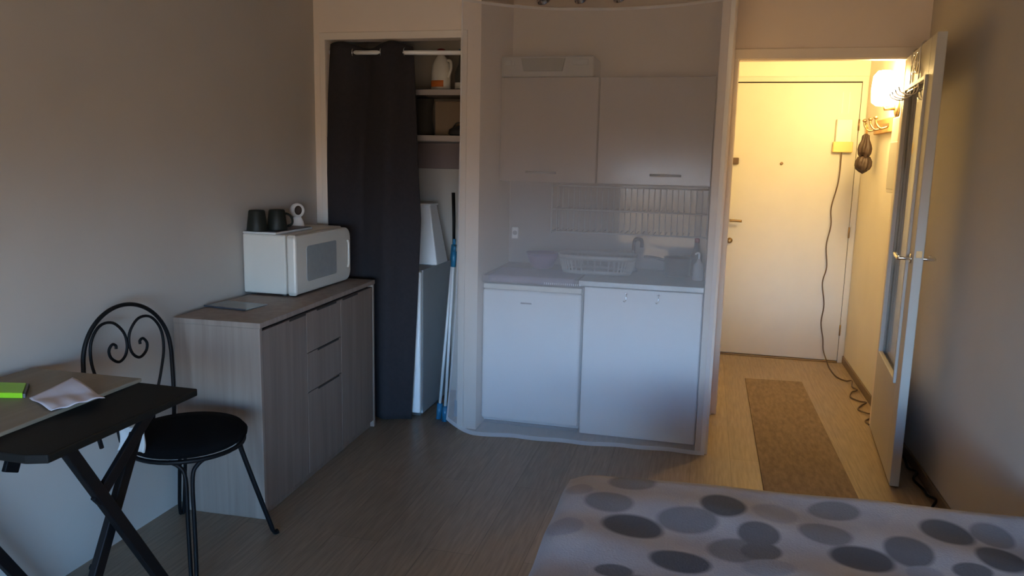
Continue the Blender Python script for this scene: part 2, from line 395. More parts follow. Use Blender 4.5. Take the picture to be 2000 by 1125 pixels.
# doorway casing
struct('trim_2', MB().box(.079, .125, YD - .014, YD, 0, 2.07, .003).box(.975, 1.03, YD - .014, YD, 0, 2.07, .003).box(.079, 1.03, YD - .0145, YD, 2.02, 2.075, .003)
       .box(.112, .128, YD, YD + .06, 0, 2.03).box(.975, .99, YD, YD + .06, 0, 2.03).box(.112, .99, YD, YD + .06, 2.015, 2.03), M['trim'])
struct('baseboard_hall', MB().box(XR - .012, XR, YD + .01, YE, 0, .055, .003), M['skirt'])
struct('baseboard_right', MB().box(XR - .012, XR, 2.4, YD - .02, 0, .055, .003), M['skirt'])
# entrance door frame
struct('trim_3', MB().box(.131, .163, YE - .013, YE, 0, 2.09, .002).box(1.022, 1.06, YE - .013, YE, 0, 2.09, .002).box(.131, 1.06, YE - .0132, YE, 2.053, 2.09, .002), M['cream'])
struct('trim_4', MB().box(.165, 1.02, YE - .03, YE + .03, 0, .012, .003), M['brass'])

# ------------------------------------------------------------------ entrance door
d1 = thing('door_1', 'white flush entrance door at the end of the lit hall', 'door', (.59, YE, 0), kind='structure')
MB().box(.166, 1.019, YE - .012, YE + .03, .014, 2.044, .002).build('door_panel', M['cream'], d1)
MB().box(.156, 1.044, YE + .031, YE + .04, 0, 2.064).build('gap_backing', M['gap'], d1)  # unseen dark sheet added to block sky light leaking through the door gap
h = MB().tube([(.178, YE - .012, 1.037), (.178, YE - .055, 1.037)], .010, 10).tube(smooth_path([(.178, YE - .055, 1.037), (.20, YE - .058, 1.037), (.262, YE - .055, 1.035)], 4), .009, 10)
h.build('door_handle', M['brass'], d1)
MB().lathe([(.021, 0), (.021, .012), (.012, .02), (.012, .032), (.006, .034)], (.185, YE - .012, .885), 16, (0, -1, 0)).build('lock_cylinder', M['brass'], d1)
MB().box(.166, .212, YE - .040, YE - .012, 1.455, 1.503, .004).build('bolt_lock', M['cord'], d1)
MB().lathe([(.011, 0), (.011, .006), (.006, .009)], (.517, YE - .012, 1.468), 14, (0, -1, 0)).build('peephole', M['brass'], d1)
for z in (.98, 1.75, .25):
    MB().tube([(1.0195, YE - .024, z - .04), (1.0195, YE - .024, z + .04)], .006, 8).build('hinge', M['brass'], d1)
# wired box on the entrance door, its cord and its coil along the wall
bx = thing('wall_box', 'white box with yellow base and trailing cord on the entrance door', 'box', (.92, YE - .04, 1.55))
MB().box(.868, .975, YE - .052, YE - .013, 1.625, 1.79, .006).build('cover', M['boxw'], bx)
MB().box(.855, .988, YE - .06, YE - .013, 1.555, 1.63, .006).build('base', M['boxy'], bx, 'yellow base')
MB().box(.895, .901, YE - .017, YE - .013, 1.83, 1.98).box(.94, .946, YE - .017, YE - .013, 1.83, 1.98).build('bracket', M['boxw'], bx)  # two thin upright strips above the box
cp = [(.918, YE - .045, 1.556), (.915, YE - .04, 1.35), (.883, YE - .03, 1.16), (.892, YE - .03, 1.03), (.872, YE - .03, .88), (.888, YE - .03, .72), (.868, YE - .03, .60), (.892, YE - .03, .44),
      (.883, YE - .03, .30), (.905, YE - .035, .18), (.915, YE - .04, .09), (.94, 5.96, .012), (.94, 5.80, .006), (.955, 5.62, .006), (1.0, 5.54, .006), (1.03, 5.50, .02), (1.015, 5.40, .008), (1.03, 5.30, .012), (.99, 5.26, .006), (.965, 5.14, .006), (1.0, 5.05, .01),
      (1.035, 5.02, .014), (.995, 4.97, .006), (.965, 4.88, .006), (1.0, 4.80, .012), (1.035, 4.78, .014), (1.0, 4.72, .006), (.965, 4.66, .006), (.975, 4.60, .006), (1.0, 4.575, .012)]
MB().tube(smooth_path(cp, 6), .0045, 7).build('cord', M['cord'], bx, 'dark brown cord coiling along the hall floor')

# ------------------------------------------------------------------ hall wall: sconce, coat rack, umbrella, panel
sc = thing('wall_lamp', 'lit warm wall lamp glowing on the right hall wall', 'lamp', (XR, 5.10, 1.93))
MB().lathe([(.05, 0), (.05, .012), (.03, .02)], (XR - .001, 5.10, 1.80), 20, (-1, 0, 0)).tube([(XR - .015, 5.10, 1.80), (XR - .075, 5.10, 1.795), (XR - .085, 5.10, 1.83)], .009, 8).build('bracket', M['brass'], sc)
MB().lathe([(.035, 0), (.062, .02), (.068, .09), (.062, .17), (.04, .20), (.01, .205)], (XR - .09, 5.10, 1.815), 24).build('lamp_shade', M['shade'], sc, 'glowing shade')
rk = thing('coat_rack', 'honey wooden coat rack with knobs below the hall lamp', 'coat rack', (XR, 5.40, 1.71))
MB().box(XR - .022, XR - .001, 5.14, 5.66, 1.665, 1.757, .006).build('board', M['woodb'], rk)
MB().box(XR - .025, XR - .022, 5.20, 5.38, 1.70, 1.722, .001).build('inlay', M['brass'], rk)
for y in (5.24, 5.41, 5.60):
    MB().tube(smooth_path([(XR - .022, y, 1.70), (XR - .06, y, 1.69), (XR - .085, y + .01, 1.72), (XR - .09, y + .01, 1.75)], 5), .007, 8).lathe([(.004, -.012), (.014, -.004), (.014, .004), (.004, .012)], (XR - .09, y + .01, 1.755), 12).build('hook', M['brass'], rk)
um = thing('umbrella', 'dark brown folded umbrella hanging from the hall coat rack', 'umbrella', (XR - .07, 5.60, 1.45))
c0 = (XR - .075, 5.60)
def pleats(prof, ph, n, dy=0.0):
    def f(u, v):
        k = v * (len(prof) - 1); i_ = min(int(k), len(prof) - 2); t_ = k - i_
        r_ = prof[i_][0] * (1 - t_) + prof[i_ + 1][0] * t_; z_ = prof[i_][1] * (1 - t_) + prof[i_ + 1][1] * t_
        a_ = u * 2 * pi; r_ *= 1 + .16 * sin(n * a_ + ph + 5 * v) + .07 * sin(3 * a_ + ph)
        return (c0[0] + .8 * r_ * cos(a_), c0[1] + dy + r_ * sin(a_), z_ + .012 * sin(2 * a_ + ph) * v)
    return f
MB().grid(pleats([(.010, 1.67), (.024, 1.66), (.028, 1.63), (.043, 1.60), (.050, 1.575), (.046, 1.545), (.034, 1.528), (.031, 1.52)], 0, 7), 56, 28).build('folded_canopy', M['umb'], um)
MB().grid(pleats([(.030, 1.525), (.042, 1.518), (.056, 1.49), (.058, 1.46), (.050, 1.438), (.030, 1.425), (.004, 1.42)], 1.2, 6, .010), 56, 24).build('ruffle', M['umb'], um)
MB().tube([(c0[0], c0[1], 1.668), (c0[0] - .004, c0[1] - .004, 1.72), (XR - .08, 5.60, 1.74), (c0[0] + .008, c0[1], 1.71), (c0[0] + .004, c0[1], 1.668)], .003, 6).build('wrist_loop', M['woodb'], um)
pn = thing('electric_panel', 'shallow white electric panel on hall wall behind the open glazed door', 'panel', (XR, 5.05, 1.3))
MB().box(XR - .045, XR - .001, 4.76, 5.00, 1.31, 1.74, .006).build('casing', M['boxw'], pn)
MB().box(XR - .052, XR - .045, 4.78, 4.98, 1.33, 1.60, .004).build('cover', M['cream'], pn)

# ------------------------------------------------------------------ runner on the hall floor
rn = MB().prism([(.328, 5.38), (.700, 5.41), (.738, 3.10), (.328, 3.10)], .001, .008, 'xy', .002).build('runner', M['rug'])
tag(rn, 'grey-brown runner mat lying along the hall floor', 'rug')

# ------------------------------------------------------------------ glazed inner door, open into the room
A = Vector((.895, 3.70, 0)); B = Vector((.968, 4.545, 0)); L_ = (B - A).length; ang = atan2(B.y - A.y, B.x - A.x)
# local frame: s along leaf from free edge, t to its right (+x side), z up
T_ = Matrix.Translation(A) @ Matrix.Rotation(ang, 4, 'Z')
d2 = thing('door_2', 'white glazed inner door standing open along right wall', 'door', (A.x, A.y, 0), kind='structure')
def leafbox(mb, s0, s1, t0, t1, z0, z1, bev=.003): return mb.box(s0, s1, t0, t1, z0, z1, bev, mtx=T_)
TH = .040
# Matrix.Rotation maps local y to the left of the leaf, so the right side is negative
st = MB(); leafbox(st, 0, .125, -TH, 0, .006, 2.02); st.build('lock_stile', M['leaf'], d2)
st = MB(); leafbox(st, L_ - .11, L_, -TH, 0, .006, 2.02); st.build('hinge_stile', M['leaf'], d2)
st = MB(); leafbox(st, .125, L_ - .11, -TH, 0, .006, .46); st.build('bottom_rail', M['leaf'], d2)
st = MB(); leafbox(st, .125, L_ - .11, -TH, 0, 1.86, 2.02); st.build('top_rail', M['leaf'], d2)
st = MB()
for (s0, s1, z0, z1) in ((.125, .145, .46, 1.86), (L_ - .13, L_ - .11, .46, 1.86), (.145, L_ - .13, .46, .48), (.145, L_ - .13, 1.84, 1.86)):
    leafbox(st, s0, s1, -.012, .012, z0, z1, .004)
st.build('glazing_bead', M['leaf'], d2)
st = MB(); leafbox(st, .127, L_ - .112, -.024, -.018, .462, 1.858, 0); st.build('pane', M['glass'], d2)
hz = 1.055
def LP(s, t, z): return T_ @ Vector((s, t, z))
MB().tube(smooth_path([LP(.06, 0, hz), LP(.06, .045, hz), LP(.075, .055, hz), LP(.17, .055, hz + .008)], 5), .008, 8).lathe([(.022, 0), (.022, .006), (.012, .008)], LP(.06, 0, hz), 14, T_.to_3x3() @ Vector((0, 1, 0))).build('door_handle', M['chrome'], d2, 'chrome lever handle')
MB().tube(smooth_path([LP(.06, -TH, hz), LP(.06, -TH - .045, hz), LP(.075, -TH - .055, hz), LP(.17, -TH - .055, hz)], 5), .008, 8).build('door_handle', M['chrome'], d2)
st = MB(); leafbox(st, -.002, .002, -.032, -.008, 1.065, 1.095, 0); st.build('latch', M['brass'], d2)
# over-door hanger
hg = thing('door_hanger', 'wire hook hanger hung over the top of the glazed door', 'hanger', tuple(LP(.42, 0, 1.85)))
hm = MB()
for s in (.36, .62):
    hm.tube(smooth_path([LP(s, -TH - .004, 1.97), LP(s, -TH - .004, 2.024), LP(s, .004, 2.024), LP(s, .004, 1.90), LP(s, .006, 1.83)], 4), .0035, 7)
hm.tube([LP(.30, .006, 1.83), LP(.68, .006, 1.83)], .0035, 7)
hm.build('frame', M['chrome'], hg)
for s in (.33, .45, .57, .66):
    MB().tube(smooth_path([LP(s, .006, 1.86), LP(s, .006, 1.81), LP(s, .03, 1.79), LP(s, .075, 1.80), LP(s, .088, 1.825)], 5), .0035, 7).build('hook', M['chrome'], hg)
for s in (.44, .54):
    MB().tube([LP(s + .045 * cos(k * pi / 9), .008, 1.95 + .045 * sin(k * pi / 9)) for k in range(18)], .003, 6, True).build('ring', M['chrome'], hg)
# cable along the foot of the right wall
cb = MB().tube(smooth_path([(1.03, 4.35, .006), (1.045, 4.1, .006), (1.03, 3.95, .01), (1.045, 3.85, .03), (1.02, 3.80, .012), (1.04, 3.70, .006), (1.03, 3.60, .02), (1.045, 3.53, .03), (1.02, 3.48, .008), (1.03, 3.38, .006), (1.04, 3.2, .006)], 6), .006, 7).build('cable', M['black'])
tag(cb, 'knotted black cable on floor along right wall behind the open door', 'cable')

# ------------------------------------------------------------------ closet: curtain, rod, shelves and contents
rod = MB().tube([(OPL + .001, 3.905, 1.995), (OPR - .001, 3.905, 1.985)], .0115, 14).build('curtain_rod', M['white'])
tag(rod, 'white curtain rod across the top of the closet opening', 'curtain rod')
cu = thing('closet_curtain', 'dark navy eyelet curtain covering left of the closet', 'curtain', (-1.76, 3.88, 0))
def cur(u, v):
    z = 2.045 - v * 2.037
    low = min(1, v * 3.0)
    xl = -1.985 - .035 * low; xr = -1.535 + .06 * min(1, v * 2.2) - .055 * max(0, v - .45) / .55
    x = xl + (xr - xl) * u
    ph = (x + 1.925 + .03 * low) / .285 * 2 * pi
    if v < .02: z -= .014 * (1 - cos(ph)) * (1 - v / .02)
    amp = .034 * (1 - .35 * v)
    y = 3.905 - amp * cos(ph) + .006 * sin(ph * 2.3 + 1 + 2 * v) - .028 * low
    return (x, y, z)
MB().grid(cur, 90, 60, .004).build('fabric', M['curtain'], cu)
for xx in (-1.86, -1.70, -1.57):
    p = (xx, 3.905, 1.992)
    MB().tube([(p[0], p[1] + .022 * cos(k * pi / 9), p[2] + .022 * sin(k * pi / 9)) for k in range(18)], .003, 6, True).build('eyelet', M['chrome'], cu)
def shelf(name, z, lab):
    t = thing(name, lab, 'shelf', (-1.62, 4.3, z))
    MB().box(XL + .002, OPR - .002, 4.14, YK - .002, z - .018, z, .002).build('board', M['shelf'], t)
    MB().box(XL + .002, OPR - .002, 4.12, 4.14, z - .028, z + .004, .003).build('front_edge', M['shelf'], t)
    return t
shelf('closet_shelf', 1.82, 'upper closet shelf holding the white detergent jug')
s2 = shelf('closet_shelf', 1.572, 'lower closet shelf holding dark bags and a brown box')
MB().box(XL + .003, OPR - .003, 4.42, YK - .002, 1.39, 1.54, .003).build('mauve_band', M['mauve'], s2)  # dark mauve band against the closet wall below the shelf
bt = thing('detergent_jug', 'white detergent jug with red cap and orange label', 'bottle', (-1.49, 4.24, 1.824))
prof = [(.048, 0), (.054, .008), (.054, .10), (.050, .14), (.034, .175), (.022, .19), (.020, .20)]
MB().lathe(prof, (-1.492, 4.25, 1.824), 24, sx=1.05, sy=.7).build('body', M['bottle'], bt)
MB().lathe([(.024, .195), (.025, .20), (.023, .228), (.010, .232)], (-1.492, 4.25, 1.824), 18).build('cap', M['red'], bt, 'red cap')
MB().tube(smooth_path([(-1.452, 4.235, 1.99), (-1.432, 4.235, 1.985), (-1.428, 4.235, 1.95), (-1.440, 4.235, 1.91), (-1.447, 4.235, 1.90)], 5), .009, 8).build('grip', M['bottle'], bt)
lp = MB()
lp.grid(lambda u, v: (-1.492 + .0575 * cos(-pi * .9 + u * pi * .55), 4.25 + .0385 * sin(-pi * .9 + u * pi * .55), 1.846 + v * .035), 12, 2, .001)
lp.build('paper_label', M['orange'], bt, 'orange label')
b2 = thing('bottle', 'dark bottle with pale label next to the detergent jug', 'bottle', (-1.375, 4.24, 1.824))
MB().lathe([(.034, 0), (.036, .006), (.036, .10), (.016, .15), (.013, .20)], (-1.372, 4.25, 1.824), 20).build('body', M['dbottle'], b2)
MB().lathe([(.0368, .012), (.0368, .045)], (-1.372, 4.25, 1.824), 20, cap=False).build('paper_label', M['bottle'], b2)
MB().lathe([(.014, .20), (.016, .202), (.016, .225), (.006, .228)], (-1.372, 4.25, 1.824), 14).build('cap', M['blue'], b2)
t = thing('cardboard_box', 'brown cardboard box on the lower closet shelf', 'box', (-1.40, 4.36, 1.576))
MB().box(-1.53, -1.27, 4.26, 4.46, 1.576, 1.765, .003).build('body', M['card'], t)
MB().box(-1.532, -1.268, 4.258, 4.362, 1.765, 1.769).box(-1.532, -1.268, 4.363, 4.462, 1.765, 1.768).build('flap', M['card'], t)
t = thing('bag', 'small black pouch in front of the brown cardboard box', 'bag', (-1.36, 4.20, 1.576))
MB().lathe([(.05, 0), (.062, .012), (.058, .035), (.03, .05), (.01, .056)], (-1.355, 4.20, 1.576), 18, sx=1.2, sy=.7).build('body', M['darkbox'], t)
MB().tube(smooth_path([(-1.40, 4.20, 1.62), (-1.38, 4.20, 1.645), (-1.33, 4.20, 1.645), (-1.31, 4.20, 1.62)], 5), .004, 6).build('strap', M['darkbox'], t)
t = thing('bag', 'tall dark grey bag standing left on the lower closet shelf', 'bag', (-1.60, 4.25, 1.576))
MB().grid(lambda u, v: (-1.61 + (.07 - .012 * sin(v * pi)) * cos(u * 2 * pi), 4.27 + (.055 - .02 * v) * sin(u * 2 * pi), 1.577 + v * .205), 24, 8).build('body', M['darkbox'], t)
MB().tube(smooth_path([(-1.65, 4.27, 1.775), (-1.63, 4.27, 1.795), (-1.59, 4.27, 1.795), (-1.57, 4.27, 1.775)], 5), .004, 6).build('strap', M['darkbox'], t)
# small fridge inside the closet
t = thing('small_fridge', 'white-doored small fridge half hidden by the closet curtain', 'fridge', (-1.74, 4.2, 0))
MB().box(-1.985, -1.497, 3.985, 4.46, .012, .84, .006).build('body', M['grey'], t, 'grey cabinet')
MB().box(-1.988, -1.495, 3.935, 3.978, .03, .835, .012, 3).build('door', M['white'], t)
MB().box(-1.975, -1.507, 3.978, 3.986, .04, .825).build('seal', M['dgrey'], t)
MB().box(-1.97, -1.51, 3.99, 4.45, 0, .014).build('foot', M['dgrey'], t)
t = thing('container', 'white tapered plastic container on the closet fridge', 'container', (-1.6, 4.26, .84))
mb = MB(); b = mb.bm
cs = [(-1.69, 4.18, .841), (-1.485, 4.18, .841), (-1.485, 4.38, .841), (-1.69, 4.38, .841), (-1.665, 4.24, 1.185), (-1.552, 4.24, 1.185), (-1.552, 4.36, 1.185), (-1.665, 4.36, 1.185)]
vs = [b.verts.new(c) for c in cs]
for f in ((3, 2, 1, 0), (4, 5, 6, 7), (0, 1, 5, 4), (1, 2, 6, 5), (2, 3, 7, 6), (3, 0, 4, 7)): b.faces.new([vs[i] for i in f])
bmesh.ops.bevel(b, geom=b.edges[:], offset=.008, segments=2, profile=.5, affect='EDGES')
mb.build('body', M['white'], t)
MB().box(-1.672, -1.545, 4.232, 4.367, 1.178, 1.19, .003).build('rim', M['white'], t)
# mops leaning in the closet corner
def mop(name, lab, p0, p1, black):
    t = thing(name, lab, 'mop', p0, group='mop handles in the closet corner')
    p0 = Vector(p0); p1 = Vector(p1); d = p1 - p0; f = lambda k: p0 + d * k
    MB().tube([f(0), f(.09)], .016, 12).build('socket', M['blue'], t, 'blue socket')
    MB().tube([f(.09), f(.90)], .0085, 10).build('shaft', M['pole'], t)
    MB().tube([f(.885), f(.97)], .0145, 12).build('collar', M['blue'], t, 'blue collar')
    MB().tube([f(.97), f(1.0)], .009, 10).build('tip', M['blue'], t)
    if black: MB().tube([f(.96), f(.96) + Vector((-.004, .01, .14)), f(.96) + Vector((-.012, .02, .29))], [.008, .009, .010], 10).build('grip', M['black'], t, 'black telescopic grip')
mop('mop', 'white mop pole with black telescopic grip, leftmost in the closet corner', (-1.395, 3.97, .0), (-1.318, 3.99, 1.02), True)
mop('mop', 'white mop pole with blue socket next to the black-gripped one', (-1.350, 3.94, .0), (-1.298, 3.93, .99), False)
mop('mop', 'white mop pole closest to the sheer curtain edge', (-1.315, 4.05, .0), (-1.278, 4.07, 1.0), False)

# ------------------------------------------------------------------ kitchenette
KX0, KX1 = -1.143, .014
t = thing('refrigerator', 'white under-counter refrigerator left below the kitchen worktop', 'fridge', (-.87, 4.2, 0))
MB().box(KX0 + .002, -.602, 4.00, 4.50, .015, .795, .004).build('body', M['white'], t)
MB().box(KX0 - .0 + .003, -.603, 3.945, 3.995, .04, .765, .014, 3).build('door', M['white'], t)
MB().box(KX0 + .004, -.604, 3.952, 3.995, .766, .795, .006).build('top_panel', M['boxw'], t, 'cream top strip')
MB().box(-.93, -.87, 3.9435, 3.946, .695, .703).build('badge', M['basket'], t)
MB().box(KX0 + .01, -.61, 3.99, 4.48, 0, .016).build('foot', M['dgrey'], t)
t = thing('sink_cabinet', 'white cabinet with two hooks on its door, right of the refrigerator', 'cabinet', (-.28, 4.2, 0))
MB().box(-.590, KX1, 3.985, 4.50, .0, .80, .002).build('body', M['whitem'], t)
dr = MB().box(-.590, KX1 - .004, 3.945, 3.968, .012, .808, .004).build('door', M['whitem'], t)
for x in (-.372, -.208):
    MB().tube(smooth_path([(x, 3.945, .785), (x, 3.935, .775), (x, 3.932, .755), (x - .006, 3.925, .746), (x - .012, 3.920, .752)], 5), .0035, 7).lathe([(.006, 0), (.006, .004)], (x, 3.9455, .785), 12, (0, -1, 0)).build('hook', M['chrome'], dr, 'chrome hook')
MB().box(-.58, KX1 - .01, 3.968, 3.985, .02, .79).build('gap_strip', M['gap'], t)
wt = thing('worktop', 'stainless kitchen worktop running above the fridge and cabinet', 'worktop', (-.56, 4.2, .81))
MB().box(-.62, KX1 + .001, 3.93, YK - .004, .812, .842, .004).build('steel_top', M['steel'], wt)
MB().box(KX0 + .001, -.622, 3.935, YK - .004, .805, .842, .004).build('left_top', M['mauve'], wt)
MB().box(KX0 + .001, KX1 + .001, YK - .012, YK - .001, .842, 1.33).build('backsplash', M['tile'], wt)
fc = thing('faucet', 'slim dark kitchen faucet rising behind the basket', 'faucet', (-.40, 4.42, .842))
MB().lathe([(.026, 0), (.026, .01), (.016, .02), (.016, .06)], (-.385, 4.40, .8425), 18).build('base', M['steel'], fc)
MB().tube(smooth_path([(-.385, 4.40, .90), (-.385, 4.40, 1.0), (-.37, 4.37, 1.028), (-.34, 4.30, 1.032), (-.33, 4.26, 1.02), (-.33, 4.255, .995)], 6), .010, 10).build('spout', M['dgrey'], fc)
MB().tube([(-.385, 4.40, .93), (-.385, 4.36, .96)], .006, 8).build('lever', M['steel'], fc)
tw = thing('tea_towel', 'lilac tea towel with white dotted fringe on the left worktop', 'towel', (-.86, 4.0, .842))
MB().grid(lambda u, v: (-1.10 + .46 * u, 3.925 + .36 * max(0, v - .12), .8455 + .0015 * sin(u * 17) - (.035 * (1 - v / .12) if v < .12 else 0)), 24, 20, .003).build('cloth', M['lilac'], tw)
fr = MB()
for k in range(18): fr.box(-.80 + k * .011, -.796 + k * .011, 3.9205, 3.9235, .812, .822)
fr.build('fringe', M['pole'], tw)
# wall cabinets
for (x0, x1, ha, hb, lab) in ((KX0 + .002, -.596, -.985, -.815, 'left taupe kitchen wall cabinet behind the sheer curtain'), (-.592, KX1, -.305, -.140, 'right taupe kitchen wall cabinet above the dish rack')):
    t = thing('wall_cabinet', lab, 'cabinet', ((x0 + x1) / 2, 4.38, 1.33), group='kitchen wall cabinets')
    MB().box(x0, x1, 4.27, YK - .014, 1.335, 1.90, .002).build('body', M['cab'], t)
    d = MB().box(x0 + .002, x1 - .002, 4.248, 4.269, 1.332, 1.898, .003).build('door', M['cab'], t)
    MB().tube([(ha, 4.225, 1.386), (hb, 4.225, 1.386)], .006, 8).tube([(ha + .01, 4.249, 1.386), (ha + .01, 4.225, 1.386)], .005, 8).tube([(hb - .01, 4.249, 1.386), (hb - .01, 4.225, 1.386)], .005, 8).build('handle', M['steel'], d, 'slim metal bar handle')
t = thing('extractor', 'veil-greyed extractor unit with dark grille on top of the wall cabinets', 'extractor', (-.9, 4.38, 1.902))
MB().box(-1.142, -.628, 4.25, YK - .01, 1.902, 2.012, .008).build('housing', M['basket'], t)
MB().prism([(-1.03, 1.998), (-.785, 1.998), (-.80, 1.93), (-1.015, 1.93)], 4.244, 4.254, 'xz', .002).build('grille', M['grille'], t, 'dark grille')
MB().box(-1.12, -1.085, 4.246, 4.252, 1.96, 1.99, .002).box(-1.078, -1.065, 4.246, 4.252, 1.96, 1.99, .002).build('switch', M['grey'], t)
MB().box(-.745, -.66, 4.246, 4.252, 1.962, 1.992, .002).build('control', M['grey'], t)
# ceiling spotlights over the kitchenette
t = thing('ceiling_spotlight', 'chrome three-head spotlight bar above the kitchen niche', 'spotlight', (-.715, 4.2, ZC))
MB().box(-1.0, -.43, 4.18, 4.22, ZC - .03, ZC - .001, .006).build('bar', M['chrome'], t)
for x in (-.915, -.716, -.514):
    s = MB().tube([(x - .02, 4.2, ZC - .03), (x - .02, 4.2, ZC - .09)], .008, 8).build('arm', M['chrome'], t)
    ax = Vector((.35, -.25, -1)).normalized(); top = Vector((x - .03, 4.21, ZC - .085)); k = .15
    MB().lathe([(.012, 0), (.026, .01), (.030, .05), (.036, k * .9), (.034, k), (.024, k + .002), (.02, k * .9)], top, 20, ax).build('head', M['chrome'], s)
# dish rack
t = thing('dish_rack', 'two-tier wire dish rack under the right wall cabinet', 'rack', (-.41, 4.4, 1.05), kind='thing')
fr = MB()
for z in (1.06, 1.185, 1.315): fr.tube([(-.84, 4.275, z), (KX1 - .004, 4.275, z)], .0045, 8)
for x in (-.84, KX1 - .004):
    for y in (4.275, 4.495): fr.tube([(x, y, 1.05), (x, y, 1.332)], .0045, 8)
    for z in (1.06, 1.185): fr.tube([(x, 4.275, z), (x, 4.495, z)], .0045, 8)
fr.build('frame', M['grey'], t)
g = MB()
for k in range(26):
    x = -.81 + k * .0315
    for (z0, z1) in ((1.06, 1.178), (1.19, 1.315)): g.tube([(x, 4.275, z0), (x, 4.275, z1)], .0028, 6)
    for z in (1.06, 1.185): g.tube([(x, 4.275, z), (x, 4.495, z)], .0025, 6)
g.build('wire_grid', M['grey'], t)
# things on the worktop
t = thing('basket', 'veil-greyed slotted draining basket in the middle of the worktop', 'basket', (-.57, 4.25, .842))
bm_ = MB()
def rrect(u, z, e=0):
    hx = .185 + .025 * (z - .846) / .1 + e; hy = .11 + .02 * (z - .846) / .1 + e; a = u * 2 * pi; n = 4.0
    c, s = cos(a), sin(a); return (-.565 + hx * abs(c) ** (2 / n) * (1 if c >= 0 else -1), 4.24 + hy * abs(s) ** (2 / n) * (1 if s >= 0 else -1), z)
bm_.grid(lambda u, v: rrect(u, .846 + v * .022), 48, 1, .003); bm_.grid(lambda u, v: rrect(u, .925 + v * .025, .002), 48, 1, .004)
bm_.grid(lambda u, v: tuple(Vector((-.565, 4.24, .8465)).lerp(Vector(rrect(u, .8465)), v)), 48, 3, .003)
for k in range(44):
    p = rrect(k / 44, .860); q = rrect(k / 44, .93); bm_.bar(p, q, .008, .003)
bm_.build('body', M['basket'], t)
t = thing('bowl', 'purple plastic bowl left of the slotted basket', 'bowl', (-.88, 4.3, .848))
MB().lathe([(.045, 0), (.06, .006), (.085, .06), (.09, .085), (.086, .086), (.08, .06), (.05, .012), (.004, .01)], (-.885, 4.27, .849), 28, cap=False).build('body', M['purple'], t)
MB().tube([(-.885 + .09 * cos(k * pi / 16), 4.27 + .09 * sin(k * pi / 16), .935) for k in range(32)], .004, 6, True).build('rim', M['purple'], t)
t = thing('saucepan', 'dark saucepan on the worktop at the right end', 'pot', (-.12, 4.3, .845))
MB().lathe([(.055, 0), (.07, .006), (.074, .10), (.077, .102), (.07, .10), (.066, .012), (.004, .008)], (-.135, 4.28, .8445), 28, cap=False).build('body', M['dbottle'], t)
MB().tube(smooth_path([(-.205, 4.26, .93), (-.26, 4.235, .945), (-.31, 4.21, .95)], 4), .008, 8).build('handle', M['dgrey'], t)
t = thing('soap_dispenser', 'pale soap dispenser in the right corner of the worktop', 'bottle', (-.03, 4.2, .843))
MB().lathe([(.026, 0), (.028, .004), (.027, .08), (.012, .10), (.010, .112)], (-.022, 4.17, .8428), 20).build('body', M['soap'], t)
MB().tube(smooth_path([(-.022, 4.17, .955), (-.022, 4.17, .985), (-.03, 4.15, .99), (-.04, 4.135, .985)], 4), .005, 8).build('pump', M['white'], t)
t = thing('bottle', 'dark washing-up bottle beside the pale soap dispenser', 'bottle', (-.045, 4.36, .843))
MB().lathe([(.03, 0), (.033, .005), (.033, .11), (.014, .15), (.012, .18), (.006, .182)], (-.038, 4.37, .8428), 20).build('body', M['dbottle'], t)
MB().lathe([(.013, .181), (.013, .20), (.006, .205)], (-.038, 4.37, .8428), 12).build('cap', M['red'], t)
t = thing('wall_socket', 'small pale wall socket left on the kitchen backsplash', 'socket', (-1.09, YK, 1.02))
MB().box(-1.125, -1.085, YK - .022, YK - .0125, .985, 1.055, .006, 3).build('plate', M['white'], t)
MB().lathe([(.014, 0), (.014, .001)], (-1.105, YK - .0222, 1.02), 16, (0, -1, 0)).build('hole', M['grey'], t)

# ------------------------------------------------------------------ sheer curtain hung across the kitchenette
ve = thing('sheer_curtain', 'translucent white organza curtain hung across the kitchenette', 'curtain', (-.58, 3.82, 0))
XV0, XV1 = -1.240, .074
def ztop(x):
    k = (x + .50) / .62
    return 2.174 + .044 * min(k * k, 1.6)
def veil(u, v):
    zt = ztop(XV0 + u * (XV1 - XV0))
    z = zt * (1 - v)
    xl = XV0 - .035 * max(0, (v - .62) / .38) ** 1.6
    xr = XV1 - .010 * v
    x = xl + (xr - xl) * u
    # rounded lower left corner and hem resting on the floor
    zb = .006 + .075 * max(0, 1 - u / .12) ** 2
    z = zb + z * (1 - zb / zt)
    fl = v ** 2
    y = 3.838 - fl * (.085 - .085 * u) - .004 * sin(u * 31 + v * 3) * (.4 + fl) - .005 * sin(u * 13 + 1)
    return (x, y, z)
mb = MB(); mb.grid(veil, 72, 60); mb.build('fabric', M['veil'], ve, recalc=False)
def veil_back(u, v):
    p = Vector(veil(u, v)); return p + Vector((.010 * u + .002, .012 + .004 * sin(u * 23 + 1), .004))
mb = MB(); mb.grid(veil_back, 72, 60); mb.build('lining', M['veil'], ve, 'second organza layer', recalc=False)
def hemline(f, n, wdt):
    m_ = MB(); m_.grid(f, *n); return m_
mb = MB()
mb.grid(lambda u, v: Vector(veil(.985 + .015 * u, v)) + Vector((0, -.002, 0)), 1, 60)
mb.grid(lambda u, v: Vector(veil(.006 * u, v)) + Vector((0, -.002, 0)), 1, 60)
mb.grid(lambda u, v: Vector(veil(u, .990 + .010 * v)) + Vector((0, -.002, 0)), 72, 1)
mb.grid(lambda u, v: Vector(veil(u, .006 * v)) + Vector((0, -.002, 0)), 72, 1)
mb.build('hem', M['hem'], ve, 'denser stitched hem', recalc=False)

